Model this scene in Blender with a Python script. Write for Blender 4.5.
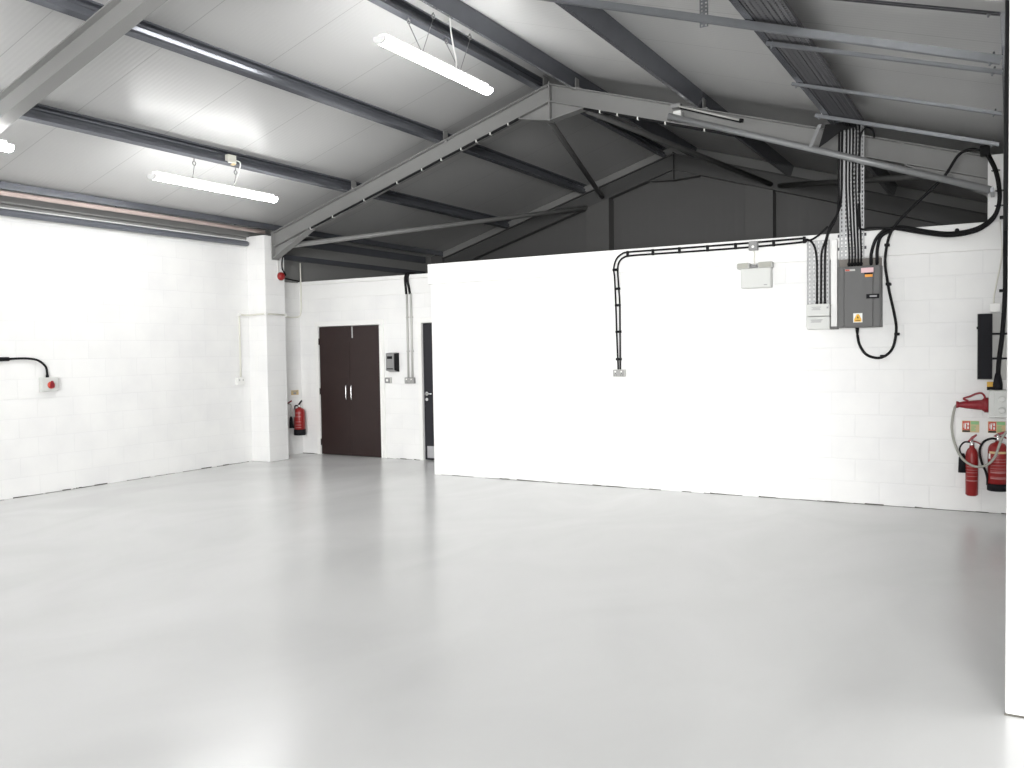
import bpy, bmesh, math, random
from mathutils import Vector, Matrix
random.seed(7)
C = bpy.context.scene.collection
for o in list(bpy.data.objects): bpy.data.objects.remove(o)
sc = bpy.context.scene

# ------------------------------------------------------------------ camera
cd = bpy.data.cameras.new('camera'); cam = bpy.data.objects.new('camera', cd); C.objects.link(cam)
cd.sensor_width = 36.0; cd.lens = 36.0*872.0/1024.0; cd.clip_start = .02
_r = Vector((0.8679, 0.4950, -0.0153)).normalized()          # image right
_f = Vector((-0.4957, 0.8676, -0.0386)).normalized()         # viewing direction
_r = (_r - _f*_r.dot(_f)).normalized(); _u = _r.cross(_f)
cam.matrix_world = Matrix(((_r.x, _u.x, -_f.x, 0), (_r.y, _u.y, -_f.y, 0), (_r.z, _u.z, -_f.z, 1.6), (0, 0, 0, 1)))
sc.camera = cam
# ------------------------------------------------------------------ world, daylight, exposure
w = bpy.data.worlds.new('world'); sc.world = w; w.use_nodes = True
w.node_tree.nodes['Background'].inputs[0].default_value = (.93, .96, 1, 1)
w.node_tree.nodes['Background'].inputs[1].default_value = 1.0
def area_light(name, loc, target, sx, sy, power, col=(1, 1, 1), spread=180):
    l = bpy.data.lights.new(name, 'AREA'); l.shape = 'RECTANGLE'; l.size = sx; l.size_y = sy
    l.energy = power; l.color = col; l.spread = math.radians(spread)
    o = bpy.data.objects.new(name, l); C.objects.link(o); o.location = loc
    d = (Vector(target)-Vector(loc)).normalized()
    o.rotation_euler = d.to_track_quat('-Z', 'Y').to_euler(); return o
# daylight coming in through the shutter opening behind the camera
area_light('daylight_shutter', (1.35, -6.1, 1.8), (-3.2, 9.3, -1.2), 6.8, 3.2, 960, (1, .995, .985), 120)
sc.view_settings.view_transform = 'Standard'; sc.view_settings.look = 'None'
sc.view_settings.gamma = 1; sc.view_settings.use_curve_mapping = False
sc.view_settings.exposure = 0.0

# ------------------------------------------------------------------ materials
def srgb(h):
    v = [int(h[i:i+2], 16)/255 for i in (0, 2, 4)]
    return tuple(c/12.92 if c <= .04045 else ((c+.055)/1.055)**2.4 for c in v)+(1,)
def base(name, col, rough=.5, metal=0.0, noise=.0, nscale=8, bump=0, coat=0):
    m = bpy.data.materials.new(name); m.use_nodes = True
    N = m.node_tree.nodes; L = m.node_tree.links; b = N['Principled BSDF']
    col = srgb(col) if isinstance(col, str) else tuple(col)+(1,)
    b.inputs['Base Color'].default_value = col; b.inputs['Roughness'].default_value = rough
    b.inputs['Metallic'].default_value = metal
    if coat: b.inputs['Coat Weight'].default_value = coat; b.inputs['Coat Roughness'].default_value = .1
    tc = N.new('ShaderNodeTexCoord'); nz = N.new('ShaderNodeTexNoise')
    nz.inputs['Scale'].default_value = nscale; nz.inputs['Detail'].default_value = 4
    L.new(tc.outputs['Object'], nz.inputs['Vector'])
    if noise:
        r = N.new('ShaderNodeMix'); r.data_type = 'RGBA'
        r.inputs[6].default_value = tuple(c*(1-noise) for c in col[:3])+(1,)
        r.inputs[7].default_value = tuple(min(1, c*(1+noise*.6)) for c in col[:3])+(1,)
        L.new(nz.outputs['Fac'], r.inputs[0]); L.new(r.outputs[2], b.inputs['Base Color'])
    if bump:
        bp = N.new('ShaderNodeBump'); bp.inputs['Strength'].default_value = bump; bp.inputs['Distance'].default_value = .01
        L.new(nz.outputs['Fac'], bp.inputs['Height']); L.new(bp.outputs[0], b.inputs['Normal'])
    return m
def emit(name, col, s):
    m = base(name, col, .4); b = m.node_tree.nodes['Principled BSDF']
    b.inputs['Emission Color'].default_value = tuple(col)+(1,); b.inputs['Emission Strength'].default_value = s
    return m
def blockwork(name, axis, col=(.85, .85, .84), mort=(.81, .81, .805)):
    """white painted block: 440x215 blocks, shallow joints; axis = world axis that runs along the wall"""
    m = base(name, col, .55); N = m.node_tree.nodes; L = m.node_tree.links; b = N['Principled BSDF']
    ge = N.new('ShaderNodeNewGeometry'); sp = N.new('ShaderNodeSeparateXYZ'); cb = N.new('ShaderNodeCombineXYZ')
    L.new(ge.outputs['Position'], sp.inputs[0]); L.new(sp.outputs[axis], cb.inputs[0]); L.new(sp.outputs['Z'], cb.inputs[1])
    br = N.new('ShaderNodeTexBrick'); L.new(cb.outputs[0], br.inputs['Vector'])
    br.inputs['Scale'].default_value = 1; br.inputs['Brick Width'].default_value = .45; br.inputs['Row Height'].default_value = .225
    br.inputs['Mortar Size'].default_value = .006; br.inputs['Mortar Smooth'].default_value = .6; br.offset = .5
    c = tuple(col)+(1,); br.inputs['Color1'].default_value = c
    br.inputs['Color2'].default_value = tuple(x*.985 for x in col)+(1,); br.inputs['Mortar'].default_value = tuple(mort)+(1,)
    nz = N.new('ShaderNodeTexNoise'); nz.inputs['Scale'].default_value = 2.2; nz.inputs['Detail'].default_value = 5
    L.new(ge.outputs['Position'], nz.inputs['Vector'])
    mx = N.new('ShaderNodeMix'); mx.data_type = 'RGBA'; mx.blend_type = 'MULTIPLY'; mx.inputs[0].default_value = 1
    rp = N.new('ShaderNodeValToRGB'); rp.color_ramp.elements[0].position = .3; rp.color_ramp.elements[0].color = (.94, .94, .95, 1)
    rp.color_ramp.elements[1].position = .6; rp.color_ramp.elements[1].color = (1, 1, 1, 1)
    L.new(nz.outputs['Fac'], rp.inputs[0]); L.new(br.outputs['Color'], mx.inputs[6]); L.new(rp.outputs[0], mx.inputs[7])
    L.new(mx.outputs[2], b.inputs['Base Color'])
    n2 = N.new('ShaderNodeTexNoise'); n2.inputs['Scale'].default_value = 60; L.new(ge.outputs['Position'], n2.inputs['Vector'])
    ad = N.new('ShaderNodeMath'); ad.operation = 'MULTIPLY_ADD'; ad.inputs[1].default_value = .25
    iv = N.new('ShaderNodeMath'); iv.operation = 'SUBTRACT'; iv.inputs[0].default_value = 1; L.new(br.outputs['Fac'], iv.inputs[1])
    L.new(n2.outputs['Fac'], ad.inputs[0]); L.new(iv.outputs[0], ad.inputs[2])
    bp = N.new('ShaderNodeBump'); bp.inputs['Strength'].default_value = .35; bp.inputs['Distance'].default_value = .006
    L.new(ad.outputs[0], bp.inputs['Height']); L.new(bp.outputs[0], b.inputs['Normal'])
    return m
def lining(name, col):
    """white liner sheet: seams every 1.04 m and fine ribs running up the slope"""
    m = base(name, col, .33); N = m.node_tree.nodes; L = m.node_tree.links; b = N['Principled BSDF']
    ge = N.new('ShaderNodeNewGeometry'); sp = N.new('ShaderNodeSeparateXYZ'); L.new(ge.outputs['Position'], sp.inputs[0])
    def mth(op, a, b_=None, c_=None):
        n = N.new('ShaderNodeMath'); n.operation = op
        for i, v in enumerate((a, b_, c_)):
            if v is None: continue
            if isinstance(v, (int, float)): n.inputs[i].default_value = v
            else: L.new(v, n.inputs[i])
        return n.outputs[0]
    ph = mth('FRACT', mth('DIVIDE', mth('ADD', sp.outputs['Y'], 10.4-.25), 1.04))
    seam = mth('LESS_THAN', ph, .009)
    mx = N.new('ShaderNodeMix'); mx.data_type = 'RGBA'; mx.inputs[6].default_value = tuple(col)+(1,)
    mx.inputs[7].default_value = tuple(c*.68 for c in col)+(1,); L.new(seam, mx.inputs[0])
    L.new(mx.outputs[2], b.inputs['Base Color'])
    rib = mth('SINE', mth('MULTIPLY', sp.outputs['Y'], 2*math.pi/.052))
    nz = N.new('ShaderNodeTexNoise'); nz.inputs['Scale'].default_value = 1.3; L.new(ge.outputs['Position'], nz.inputs['Vector'])
    hh = mth('MULTIPLY_ADD', nz.outputs['Fac'], 2.0, rib)
    bp = N.new('ShaderNodeBump'); bp.inputs['Strength'].default_value = .10; bp.inputs['Distance'].default_value = .003
    L.new(hh, bp.inputs['Height']); L.new(bp.outputs[0], b.inputs['Normal'])
    return m
def cladding(name, col, axis):
    m = base(name, col, .5); N = m.node_tree.nodes; L = m.node_tree.links; b = N['Principled BSDF']
    ge = N.new('ShaderNodeNewGeometry'); sp = N.new('ShaderNodeSeparateXYZ'); L.new(ge.outputs['Position'], sp.inputs[0])
    k = N.new('ShaderNodeMath'); k.operation = 'MULTIPLY'; k.inputs[1].default_value = 2*math.pi/.33; L.new(sp.outputs[axis], k.inputs[0])
    s = N.new('ShaderNodeMath'); s.operation = 'SINE'; L.new(k.outputs[0], s.inputs[0])
    p = N.new('ShaderNodeMath'); p.operation = 'POWER'; p.inputs[1].default_value = 8; L.new(s.outputs[0], p.inputs[0])
    bp = N.new('ShaderNodeBump'); bp.inputs['Strength'].default_value = .12; bp.inputs['Distance'].default_value = .006
    L.new(p.outputs[0], bp.inputs['Height']); L.new(bp.outputs[0], b.inputs['Normal'])
    return m
def floor_mat():
    m = base('floor_paint', (.52, .525, .52), .22); N = m.node_tree.nodes; L = m.node_tree.links; b = N['Principled BSDF']
    ge = N.new('ShaderNodeNewGeometry')
    mp = N.new('ShaderNodeMapping'); mp.inputs['Scale'].default_value = (.55, .35, 1); L.new(ge.outputs['Position'], mp.inputs[0])
    nz = N.new('ShaderNodeTexNoise'); nz.inputs['Scale'].default_value = 1.6; nz.inputs['Detail'].default_value = 6; nz.inputs['Distortion'].default_value = .8
    L.new(mp.outputs[0], nz.inputs['Vector'])
    rp = N.new('ShaderNodeValToRGB'); e = rp.color_ramp.elements
    e[0].position = .35; e[0].color = (.605, .608, .607, 1); e[1].position = .68; e[1].color = (.65, .653, .652, 1)
    L.new(nz.outputs['Fac'], rp.inputs[0]); L.new(rp.outputs[0], b.inputs['Base Color'])
    r2 = N.new('ShaderNodeMapRange'); r2.inputs[1].default_value = .3; r2.inputs[2].default_value = .7
    r2.inputs[3].default_value = .20; r2.inputs[4].default_value = .265
    L.new(nz.outputs['Fac'], r2.inputs[0]); L.new(r2.outputs[0], b.inputs['Roughness'])
    return m
M = dict(
    wx=blockwork('white_block_x', 'X'), wy=blockwork('white_block_y', 'Y'),
    white=base('white_gloss_paint', (.84, .84, .82), .35), band=base('white_plaster', (.84, .84, .83), .5, noise=.03),
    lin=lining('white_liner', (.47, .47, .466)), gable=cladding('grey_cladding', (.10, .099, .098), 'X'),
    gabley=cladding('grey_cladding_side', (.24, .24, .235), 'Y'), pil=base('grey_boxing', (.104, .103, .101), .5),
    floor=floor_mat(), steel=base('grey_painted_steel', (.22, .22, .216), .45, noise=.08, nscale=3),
    galv=base('galvanised_purlin', (.160, .168, .19), .2, .5, noise=.15, nscale=5),
    strut=base('bright_zinc', (.24, .25, .265), .35, .6, noise=.15, nscale=12),
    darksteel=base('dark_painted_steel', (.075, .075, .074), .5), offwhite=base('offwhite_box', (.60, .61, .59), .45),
    gablestrip=base('pale_gable_strip', (.24, .24, .235), .5), gland=base('brown_grey_box', (.16, .145, .13), .55), tray=base('zinc_tray', (.42, .425, .43), .42, .3, noise=.1, nscale=20),
    traydk=base('dull_zinc_tray', (.075, .075, .083), .5, .2, noise=.2, nscale=14),
    black=base('black_pvc', (.007, .007, .008), .62), rubber=base('black_rubber', (.010, .010, .013), .7),
    wood=base('dark_wenge', (.022, .010, .009), .5, noise=.3, nscale=6), chrome=base('brushed_steel', (.72, .72, .72), .25, 1),
    dark=base('dark_glazing', (.010, .010, .015), .55), fp=base('socket_face', (.33, .33, .32), .5), kick=base('satin_kick_plate', (.5, .5, .52), .35, .6),
    pvc=base('white_pvc', (.80, .80, .78), .4), cream=base('cream_pvc', (.70, .69, .62), .4),
    lgrey=base('light_grey_plastic', (.50, .50, .48), .45), mgrey=base('mid_grey_box', (.25, .25, .25), .45),
    board=base('grey_enamel', (.125, .125, .123), .6, noise=.04), boardlid=base('grey_enamel_lid', (.12, .12, .12), .6, noise=.04),
    red=base('red_enamel', (.27, .012, .012), .38), dred=base('deep_red_plastic', (.24, .010, .018), .45),
    yellow=base('sign_yellow', (.75, .42, .03), .5), orange=base('label_orange', (.75, .30, .03), .5),
    printpink=base('print_pink', (.42, .18, .18), .5), pink=base('label_pink', (.75, .50, .53), .5), paper=base('white_label', (.82, .82, .80), .5),
    ink=base('grey_ink', (.30, .30, .31), .5), signred=base('sign_red', (.55, .07, .04), .5), green=base('sign_green', (.25, .50, .22), .5),
    gold=base('label_tan', (.62, .48, .26), .5), brass=base('brass', (.6, .45, .18), .3, 1),
    copper=base('copper_pipe', (.86, .70, .65), .25, .2), pipegrey=base('grey_plastic_pipe', (.12, .128, .15), .45),
    lrail=base('pale_galvanised_tube', (.24, .245, .25), .4, .2), hosegrey=base('grey_flex', (.36, .36, .32), .5), wire=base('steel_wire', (.18, .18, .18), .4, .6),
    dirt=base('floor_edge_dirt', (.12, .115, .10), .9, noise=.9, nscale=9),
    tube=emit('lit_diffuser', (1, 1, .985), 38.0), tubeb=emit('lit_diffuser_bright', (1, 1, .985), 50.0), lampbody=base('lamp_body', (.8, .8, .8), .4),
    clip=base('white_clip', (.75, .75, .72), .5), offtube=base('unlit_tube', (.45, .45, .43), .25),
    outside=base('outdoor_tarmac', (.25, .25, .25), .9))

for k in ('black', 'rubber'): M[k].node_tree.nodes['Principled BSDF'].inputs['Specular IOR Level'].default_value = .2
# ------------------------------------------------------------------ mesh helpers (built in world coordinates)
def crom(pts, n=8, closed=False):
    P = [Vector(p) for p in pts]
    if len(P) < 3: return P
    out = []; k = len(P)
    for i in range(k if closed else k-1):
        if closed: a, b, c, d = P[i-1], P[i], P[(i+1) % k], P[(i+2) % k]
        else: a = P[i-1] if i else P[0]*2-P[1]; b = P[i]; c = P[i+1]; d = P[i+2] if i+2 < k else P[-1]*2-P[-2]
        for j in range(n):
            t = j/n
            out.append(.5*((2*b)+(c-a)*t+(2*a-5*b+4*c-d)*t*t+(3*b-a-3*c+d)*t**3))
    if not closed: out.append(P[-1])
    return out
class MB:
    def __init__(s): s.bm = bmesh.new()
    def box(s, a, b):
        x0, x1 = sorted((a[0], b[0])); y0, y1 = sorted((a[1], b[1])); z0, z1 = sorted((a[2], b[2]))
        v = [s.bm.verts.new(p) for p in ((x0,y0,z0),(x1,y0,z0),(x1,y1,z0),(x0,y1,z0),(x0,y0,z1),(x1,y0,z1),(x1,y1,z1),(x0,y1,z1))]
        for f in ((3,2,1,0),(4,5,6,7),(0,1,5,4),(1,2,6,5),(2,3,7,6),(3,0,4,7)): s.bm.faces.new([v[i] for i in f])
        return s
    def sweep(s, prof, p0, p1, ax, ay, shear=None):
        """closed 2-D profile extruded from p0 to p1; ax, ay are the profile axes"""
        p0, p1, ax, ay = map(Vector, (p0, p1, ax, ay))
        A = [s.bm.verts.new(p0+ax*u+ay*v) for u, v in prof]; B = [s.bm.verts.new(p1+ax*u+ay*v) for u, v in prof]
        n = len(prof)
        for i in range(n): s.bm.faces.new((A[i], A[(i+1) % n], B[(i+1) % n], B[i]))
        s.bm.faces.new(A[::-1]); s.bm.faces.new(B); return s
    def prism(s, pts, d):
        """polygon of 3-D points extruded by vector d"""
        d = Vector(d); A = [s.bm.verts.new(Vector(p)) for p in pts]; B = [s.bm.verts.new(Vector(p)+d) for p in pts]
        n = len(pts); s.bm.faces.new(A[::-1]); s.bm.faces.new(B)
        for i in range(n): s.bm.faces.new((A[i], A[(i+1) % n], B[(i+1) % n], B[i]))
        return s
    def tube(s, path, r, n=8, closed=False):
        P = [Vector(p) for p in path]; rings = []; k = len(P); nrm = None
        for i in range(k):
            a = P[i-1] if (i or closed) else P[0]; b = P[(i+1) % k] if (i < k-1 or closed) else P[-1]
            t = (b-a).normalized()
            if nrm is None: nrm = t.orthogonal().normalized()
            nrm = (nrm-t*nrm.dot(t)).normalized(); bi = t.cross(nrm)
            rr = r[i] if isinstance(r, (list, tuple)) else r
            rings.append([s.bm.verts.new(P[i]+(nrm*math.cos(q)+bi*math.sin(q))*rr) for q in [2*math.pi*j/n for j in range(n)]])
        for i in range(k if closed else k-1):
            A, B = rings[i], rings[(i+1) % k]
            for j in range(n):
                f = s.bm.faces.new((A[j], A[(j+1) % n], B[(j+1) % n], B[j])); f.smooth = True
        if not closed: s.bm.faces.new(rings[0][::-1]); s.bm.faces.new(rings[-1])
        return s
    def cyl(s, p0, p1, r, n=16): return s.tube([p0, p1], r, n)
    def lathe(s, prof, org, n=20, axis='Z'):
        org = Vector(org); rings = []
        for r, h in prof:
            ring = []
            for j in range(n):
                q = 2*math.pi*j/n; c, d = r*math.cos(q), r*math.sin(q)
                ring.append(s.bm.verts.new(org+Vector({'Z': (c, d, h), 'Y': (c, h, d), 'X': (h, c, d)}[axis])))
            rings.append(ring)
        for A, B in zip(rings, rings[1:]):
            for j in range(n):
                f = s.bm.faces.new((A[j], A[(j+1) % n], B[(j+1) % n], B[j])); f.smooth = True
        s.bm.faces.new(rings[0][::-1]); s.bm.faces.new(rings[-1]); return s
    def plate(s, org, u, v, nu, nv, cu, cv, hu, hv, t):
        """perforated plate: nu x nv cells cu x cv, each with a hu x hv slot; t = thickness vector"""
        org, u, v, t = map(Vector, (org, u, v, t))
        for off, flip in ((Vector((0,0,0)), 0), (t, 1)):
            vc = {}
            def gv(a, b):
                k = (round(a, 5), round(b, 5))
                if k not in vc: vc[k] = s.bm.verts.new(org+off+u*a+v*b)
                return vc[k]
            for i in range(nu):
                xs = [i*cu, i*cu+(cu-hu)/2, i*cu+(cu+hu)/2, (i+1)*cu]
                for j in range(nv):
                    ys = [j*cv, j*cv+(cv-hv)/2, j*cv+(cv+hv)/2, (j+1)*cv]
                    for a in range(3):
                        for b in range(3):
                            if a == 1 and b == 1: continue
                            q = [gv(xs[a], ys[b]), gv(xs[a+1], ys[b]), gv(xs[a+1], ys[b+1]), gv(xs[a], ys[b+1])]
                            s.bm.faces.new(q[::-1] if flip else q)
        return s
    def build(s, name, mat, parent=None, bevel=0, loc=None, smooth=False):
        bm = s.bm
        if mat is not None and smooth:
            for f in bm.faces: f.smooth = True
        bmesh.ops.recalc_face_normals(bm, faces=bm.faces)
        if parent is not None:
            rt = parent
            while rt.parent: rt = rt.parent
            off = rt.location.copy()
        else:
            if loc is None:
                xs = [v.co for v in bm.verts]
                lo = Vector([min(c[i] for c in xs) for i in range(3)]); hi = Vector([max(c[i] for c in xs) for i in range(3)])
                loc = ((lo.x+hi.x)/2, (lo.y+hi.y)/2, lo.z)
            off = Vector(loc)
        for v in bm.verts: v.co -= off
        me = bpy.data.meshes.new(name); bm.to_mesh(me); bm.free(); me.materials.append(M[mat])
        o = bpy.data.objects.new(name, me); C.objects.link(o)
        if parent is not None: o.parent = parent
        else: o.location = off
        if bevel:
            b = o.modifiers.new('bevel', 'BEVEL'); b.width = bevel; b.segments = 2; b.limit_method = 'ANGLE'; b.angle_limit = .7
        return o
def tag(o, label, cat, group=None):
    o['label'] = label; o['category'] = cat
    if group: o['group'] = group
    return o
def thing(name, loc, label, cat, group=None):
    o = bpy.data.objects.new(name, None); C.objects.link(o); o.location = loc; o.empty_display_size = .1
    bpy.context.view_layer.update(); return tag(o, label, cat, group)
def struct(o): o['kind'] = 'structure'; return o
def copy_tree(root, d):
    r = root.copy(); C.objects.link(r); r.location = root.location+Vector(d)
    def rec(a, b):
        for ch in [x for x in bpy.data.objects if x.parent == a]:
            c = ch.copy(); C.objects.link(c); c.parent = b; rec(ch, c)
    rec(root, r); return r

# ------------------------------------------------------------------ geometry of the shed
S = .308; RX = -4.855; RZ = 4.815                        # rafter-top slope, ridge x, ridge height
XL, XR = -9.86, .15; YB = 14.15; YF = -6.2
def zr(x): return RZ-S*abs(x-RX)
ROOF = .18
sl = math.hypot(1, S)
# floor
struct(MB().box((XL-.2, YF-6, -.15), (5.2, YB+.2, 0)).build('floor', 'floor'))
# roof lining
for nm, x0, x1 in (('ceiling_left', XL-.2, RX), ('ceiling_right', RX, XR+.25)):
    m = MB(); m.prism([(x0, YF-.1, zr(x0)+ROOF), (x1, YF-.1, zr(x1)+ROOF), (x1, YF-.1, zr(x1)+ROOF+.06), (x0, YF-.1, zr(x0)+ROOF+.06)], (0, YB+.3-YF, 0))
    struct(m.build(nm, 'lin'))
# left wall: blockwork, lower behind the pier with grey cladding above
m = MB(); m.box((XL-.2, YF, 0), (XL, 9.6, 3.30)); m.box((XL-.2, 9.6, 0), (XL, YB, 2.72)); struct(m.build('wall_left', 'wy'))
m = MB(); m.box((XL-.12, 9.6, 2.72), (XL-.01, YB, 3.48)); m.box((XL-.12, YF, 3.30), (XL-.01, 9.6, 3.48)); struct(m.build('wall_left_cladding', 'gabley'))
struct(MB().box((XL, 9.37, 0), (-9.50, 9.77, 3.345)).build('wall_pier', 'wx', bevel=.008))
# gable wall at the far end
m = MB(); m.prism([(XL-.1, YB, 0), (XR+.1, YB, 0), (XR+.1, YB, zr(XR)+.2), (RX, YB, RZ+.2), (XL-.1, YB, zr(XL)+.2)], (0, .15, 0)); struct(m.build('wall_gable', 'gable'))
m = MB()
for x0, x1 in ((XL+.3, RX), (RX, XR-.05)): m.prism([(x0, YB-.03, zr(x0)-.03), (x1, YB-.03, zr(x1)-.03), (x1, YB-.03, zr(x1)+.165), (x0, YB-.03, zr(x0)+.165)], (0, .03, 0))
struct(m.build('trim_5', 'gablestrip'))  # paler strip along the gable top, above the far rafter
# right wall and its pier
struct(MB().box((XR, 4.45, 0), (XR+.2, YB, 3.46)).build('wall_right', 'wy'))
struct(MB().box((-.19, 9.40, 2.728), (XR, 9.78, 3.36)).build('wall_right_pier', 'band'))
# block wall that ends beside the camera's right edge
struct(MB().box((-.010, 4.25, 0), (5.2, 4.45, 3.62)).build('wall_front', 'wx', bevel=.012))
# the part behind the camera: front wall with the wide shutter opening, side annex
m = MB(); m.box((XL-.2, YF-.2, 0), (-2.0, YF, 3.5)); m.box((5.0, YF-.2, 0), (5.2, YF, 3.6)); m.box((-2.0, YF-.2, 3.45), (5.0, YF, 3.75))
m.prism([(XL-.2, YF-.2, 3.5), (XR+.2, YF-.2, 3.5), (XR+.2, YF-.2, 3.62), (RX, YF-.2, RZ+.2), (XL-.2, YF-.2, 3.52)], (0, .2, 0)); struct(m.build('wall_shutter_side', 'wx'))
struct(MB().box((5.2, YF-.2, 0), (5.4, 4.45, 3.75)).build('wall_annex', 'wy'))
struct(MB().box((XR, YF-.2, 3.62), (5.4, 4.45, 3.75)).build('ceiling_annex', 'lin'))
# partition in front, with its slightly proud top band
m = MB(); m.box((-6.50, 9.31, 0), (XR, 9.41, 2.47)); m.box((-6.50, 9.41, 0), (-6.40, 10.46, 2.47)); struct(m.build('wall_partition', 'wx'))
m = MB(); m.box((-6.535, 9.285, 2.467), (XR, 9.42, 2.726)); m.box((-6.535, 9.42, 2.467), (-6.42, 10.46, 2.726)); struct(m.build('trim_1', 'band', bevel=.006))
# rear wall with the two doors
D0, D1, DH = -9.465, -8.252, 2.018
E0, E1 = -7.475, -6.62
m = MB()
m.box((XL, 10.46, 0), (D0, 10.60, 2.72)); m.box((D0, 10.46, DH), (D1, 10.60, 2.72)); m.box((D1, 10.46, 0), (E0, 10.60, 2.72))
m.box((E0, 10.46, 2.02), (E1, 10.60, 2.72)); m.box((E1, 10.46, 0), (-6.4, 10.60, 2.72)); struct(m.build('wall_back', 'wx'))
m = MB(); m.box((XL, 10.445, 2.455), (-6.4, 10.46, 2.67)); m.box((XL, 10.43, 2.68), (-6.4, 10.62, 2.735)); struct(m.build('trim_2', 'band', bevel=.004))
def architrave(x0, x1, h, nm):
    m = MB(); m.box((x0-.075, 10.438, 0), (x0, 10.46, h+.075)); m.box((x1, 10.438, 0), (x1+.075, 10.46, h+.075)); m.box((x0, 10.438, h), (x1, 10.46, h+.075))
    m.box((x0-.015, 10.425, 0), (x0, 10.44, h+.015)); m.box((x1, 10.425, 0), (x1+.015, 10.44, h+.015)); m.box((x0, 10.425, h), (x1, 10.44, h+.015))
    return struct(m.build(nm, 'white', bevel=.004))
architrave(D0, D1, DH, 'trim_3'); architrave(E0, E1, 2.02, 'trim_4')
# double door
dr = struct(bpy.data.objects.new('door_1', None)); C.objects.link(dr); dr.location = ((D0+D1)/2, 10.5, 0); bpy.context.view_layer.update()
mid = (D0+D1)/2
for x0, x1, sg in ((D0+.006, mid-.002, 1), (mid+.002, D1-.006, -1)):
    lf = MB().box((x0, 10.452, .008), (x1, 10.497, DH-.008)).build('door_leaf', 'wood', dr, bevel=.003)
    hx = (mid-.052) if sg == 1 else (mid+.052)
    m = MB(); m.tube(crom([(hx, 10.455, .885), (hx, 10.42, .89), (hx, 10.415, .99), (hx, 10.42, 1.09), (hx, 10.455, 1.095)], 5), .010, 8); m.build('pull_handle', 'chrome', lf)
    m = MB(); hxx = x0 if sg == 1 else x1
    for hz in (.2, 1.0, 1.78): m.cyl((hxx, 10.444, hz-.05), (hxx, 10.444, hz+.05), .009, 8)
    m.build('hinge', 'wood', lf)
MB().box((mid+.062, 10.446, DH-.19), (mid+.082, 10.452, DH-.01)).build('flush_bolt', 'chrome', dr)
# single dark door seen in the gap beside the partition
d2 = struct(bpy.data.objects.new('door_2', None)); C.objects.link(d2); d2.location = ((E0+E1)/2, 10.53, 0); bpy.context.view_layer.update()
lf = MB().box((E0+.006, 10.466, .012), (E1-.006, 10.51, 2.012)).build('door_leaf', 'dark', d2, bevel=.003)
MB().box((E0+.05, 10.460, .04), (E1-.05, 10.466, .215)).build('kick_plate', 'kick', lf)
m = MB(); m.cyl((E0+.06, 10.466, .985), (E0+.06, 10.42, .985), .011, 10); m.cyl((E0+.05, 10.42, .985), (E0+.18, 10.42, .985), .011, 10)
m.cyl((E0+.06, 10.466, .985), (E0+.06, 10.458, .985), .028, 14); m.cyl((E0+.06, 10.466, .90), (E0+.06, 10.456, .90), .024, 14); m.build('lever_handle', 'chrome', lf)
# dirty gap along the foot of the walls
m = MB()
def foot(p0, p1, nrm):
    p0, p1, nrm = Vector(p0), Vector(p1), Vector(nrm); L_ = (p1-p0).length; n = int(L_/.035); k = 0
    while k < n:
        ln = random.randint(1, 5); a = p0.lerp(p1, k/n); b = p0.lerp(p1, min(1, (k+ln)/n)); h = random.choice((.003, .005, .007, .009, .012)) if random.random() < .85 else 0
        if h: m.prism([a, b, b+Vector((0, 0, h*random.uniform(.4, 1))), a+Vector((0, 0, h))], nrm*.006)
        k += ln
foot((-6.5, 9.31, 0), (XR, 9.31, 0), (0, -1, 0)); foot((XL, 4.7, 0), (XL, 9.37, 0), (1, 0, 0)); foot((D1+.08, 10.46, 0), (E0-.08, 10.46, 0), (0, -1, 0))
foot((XL, 10.46, 0), (D0-.08, 10.46, 0), (0, -1, 0)); foot((-.012, 4.25, 0), (.6, 4.25, 0), (0, -1, 0))
struct(m.build('baseboard_dirt', 'dirt'))

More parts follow.
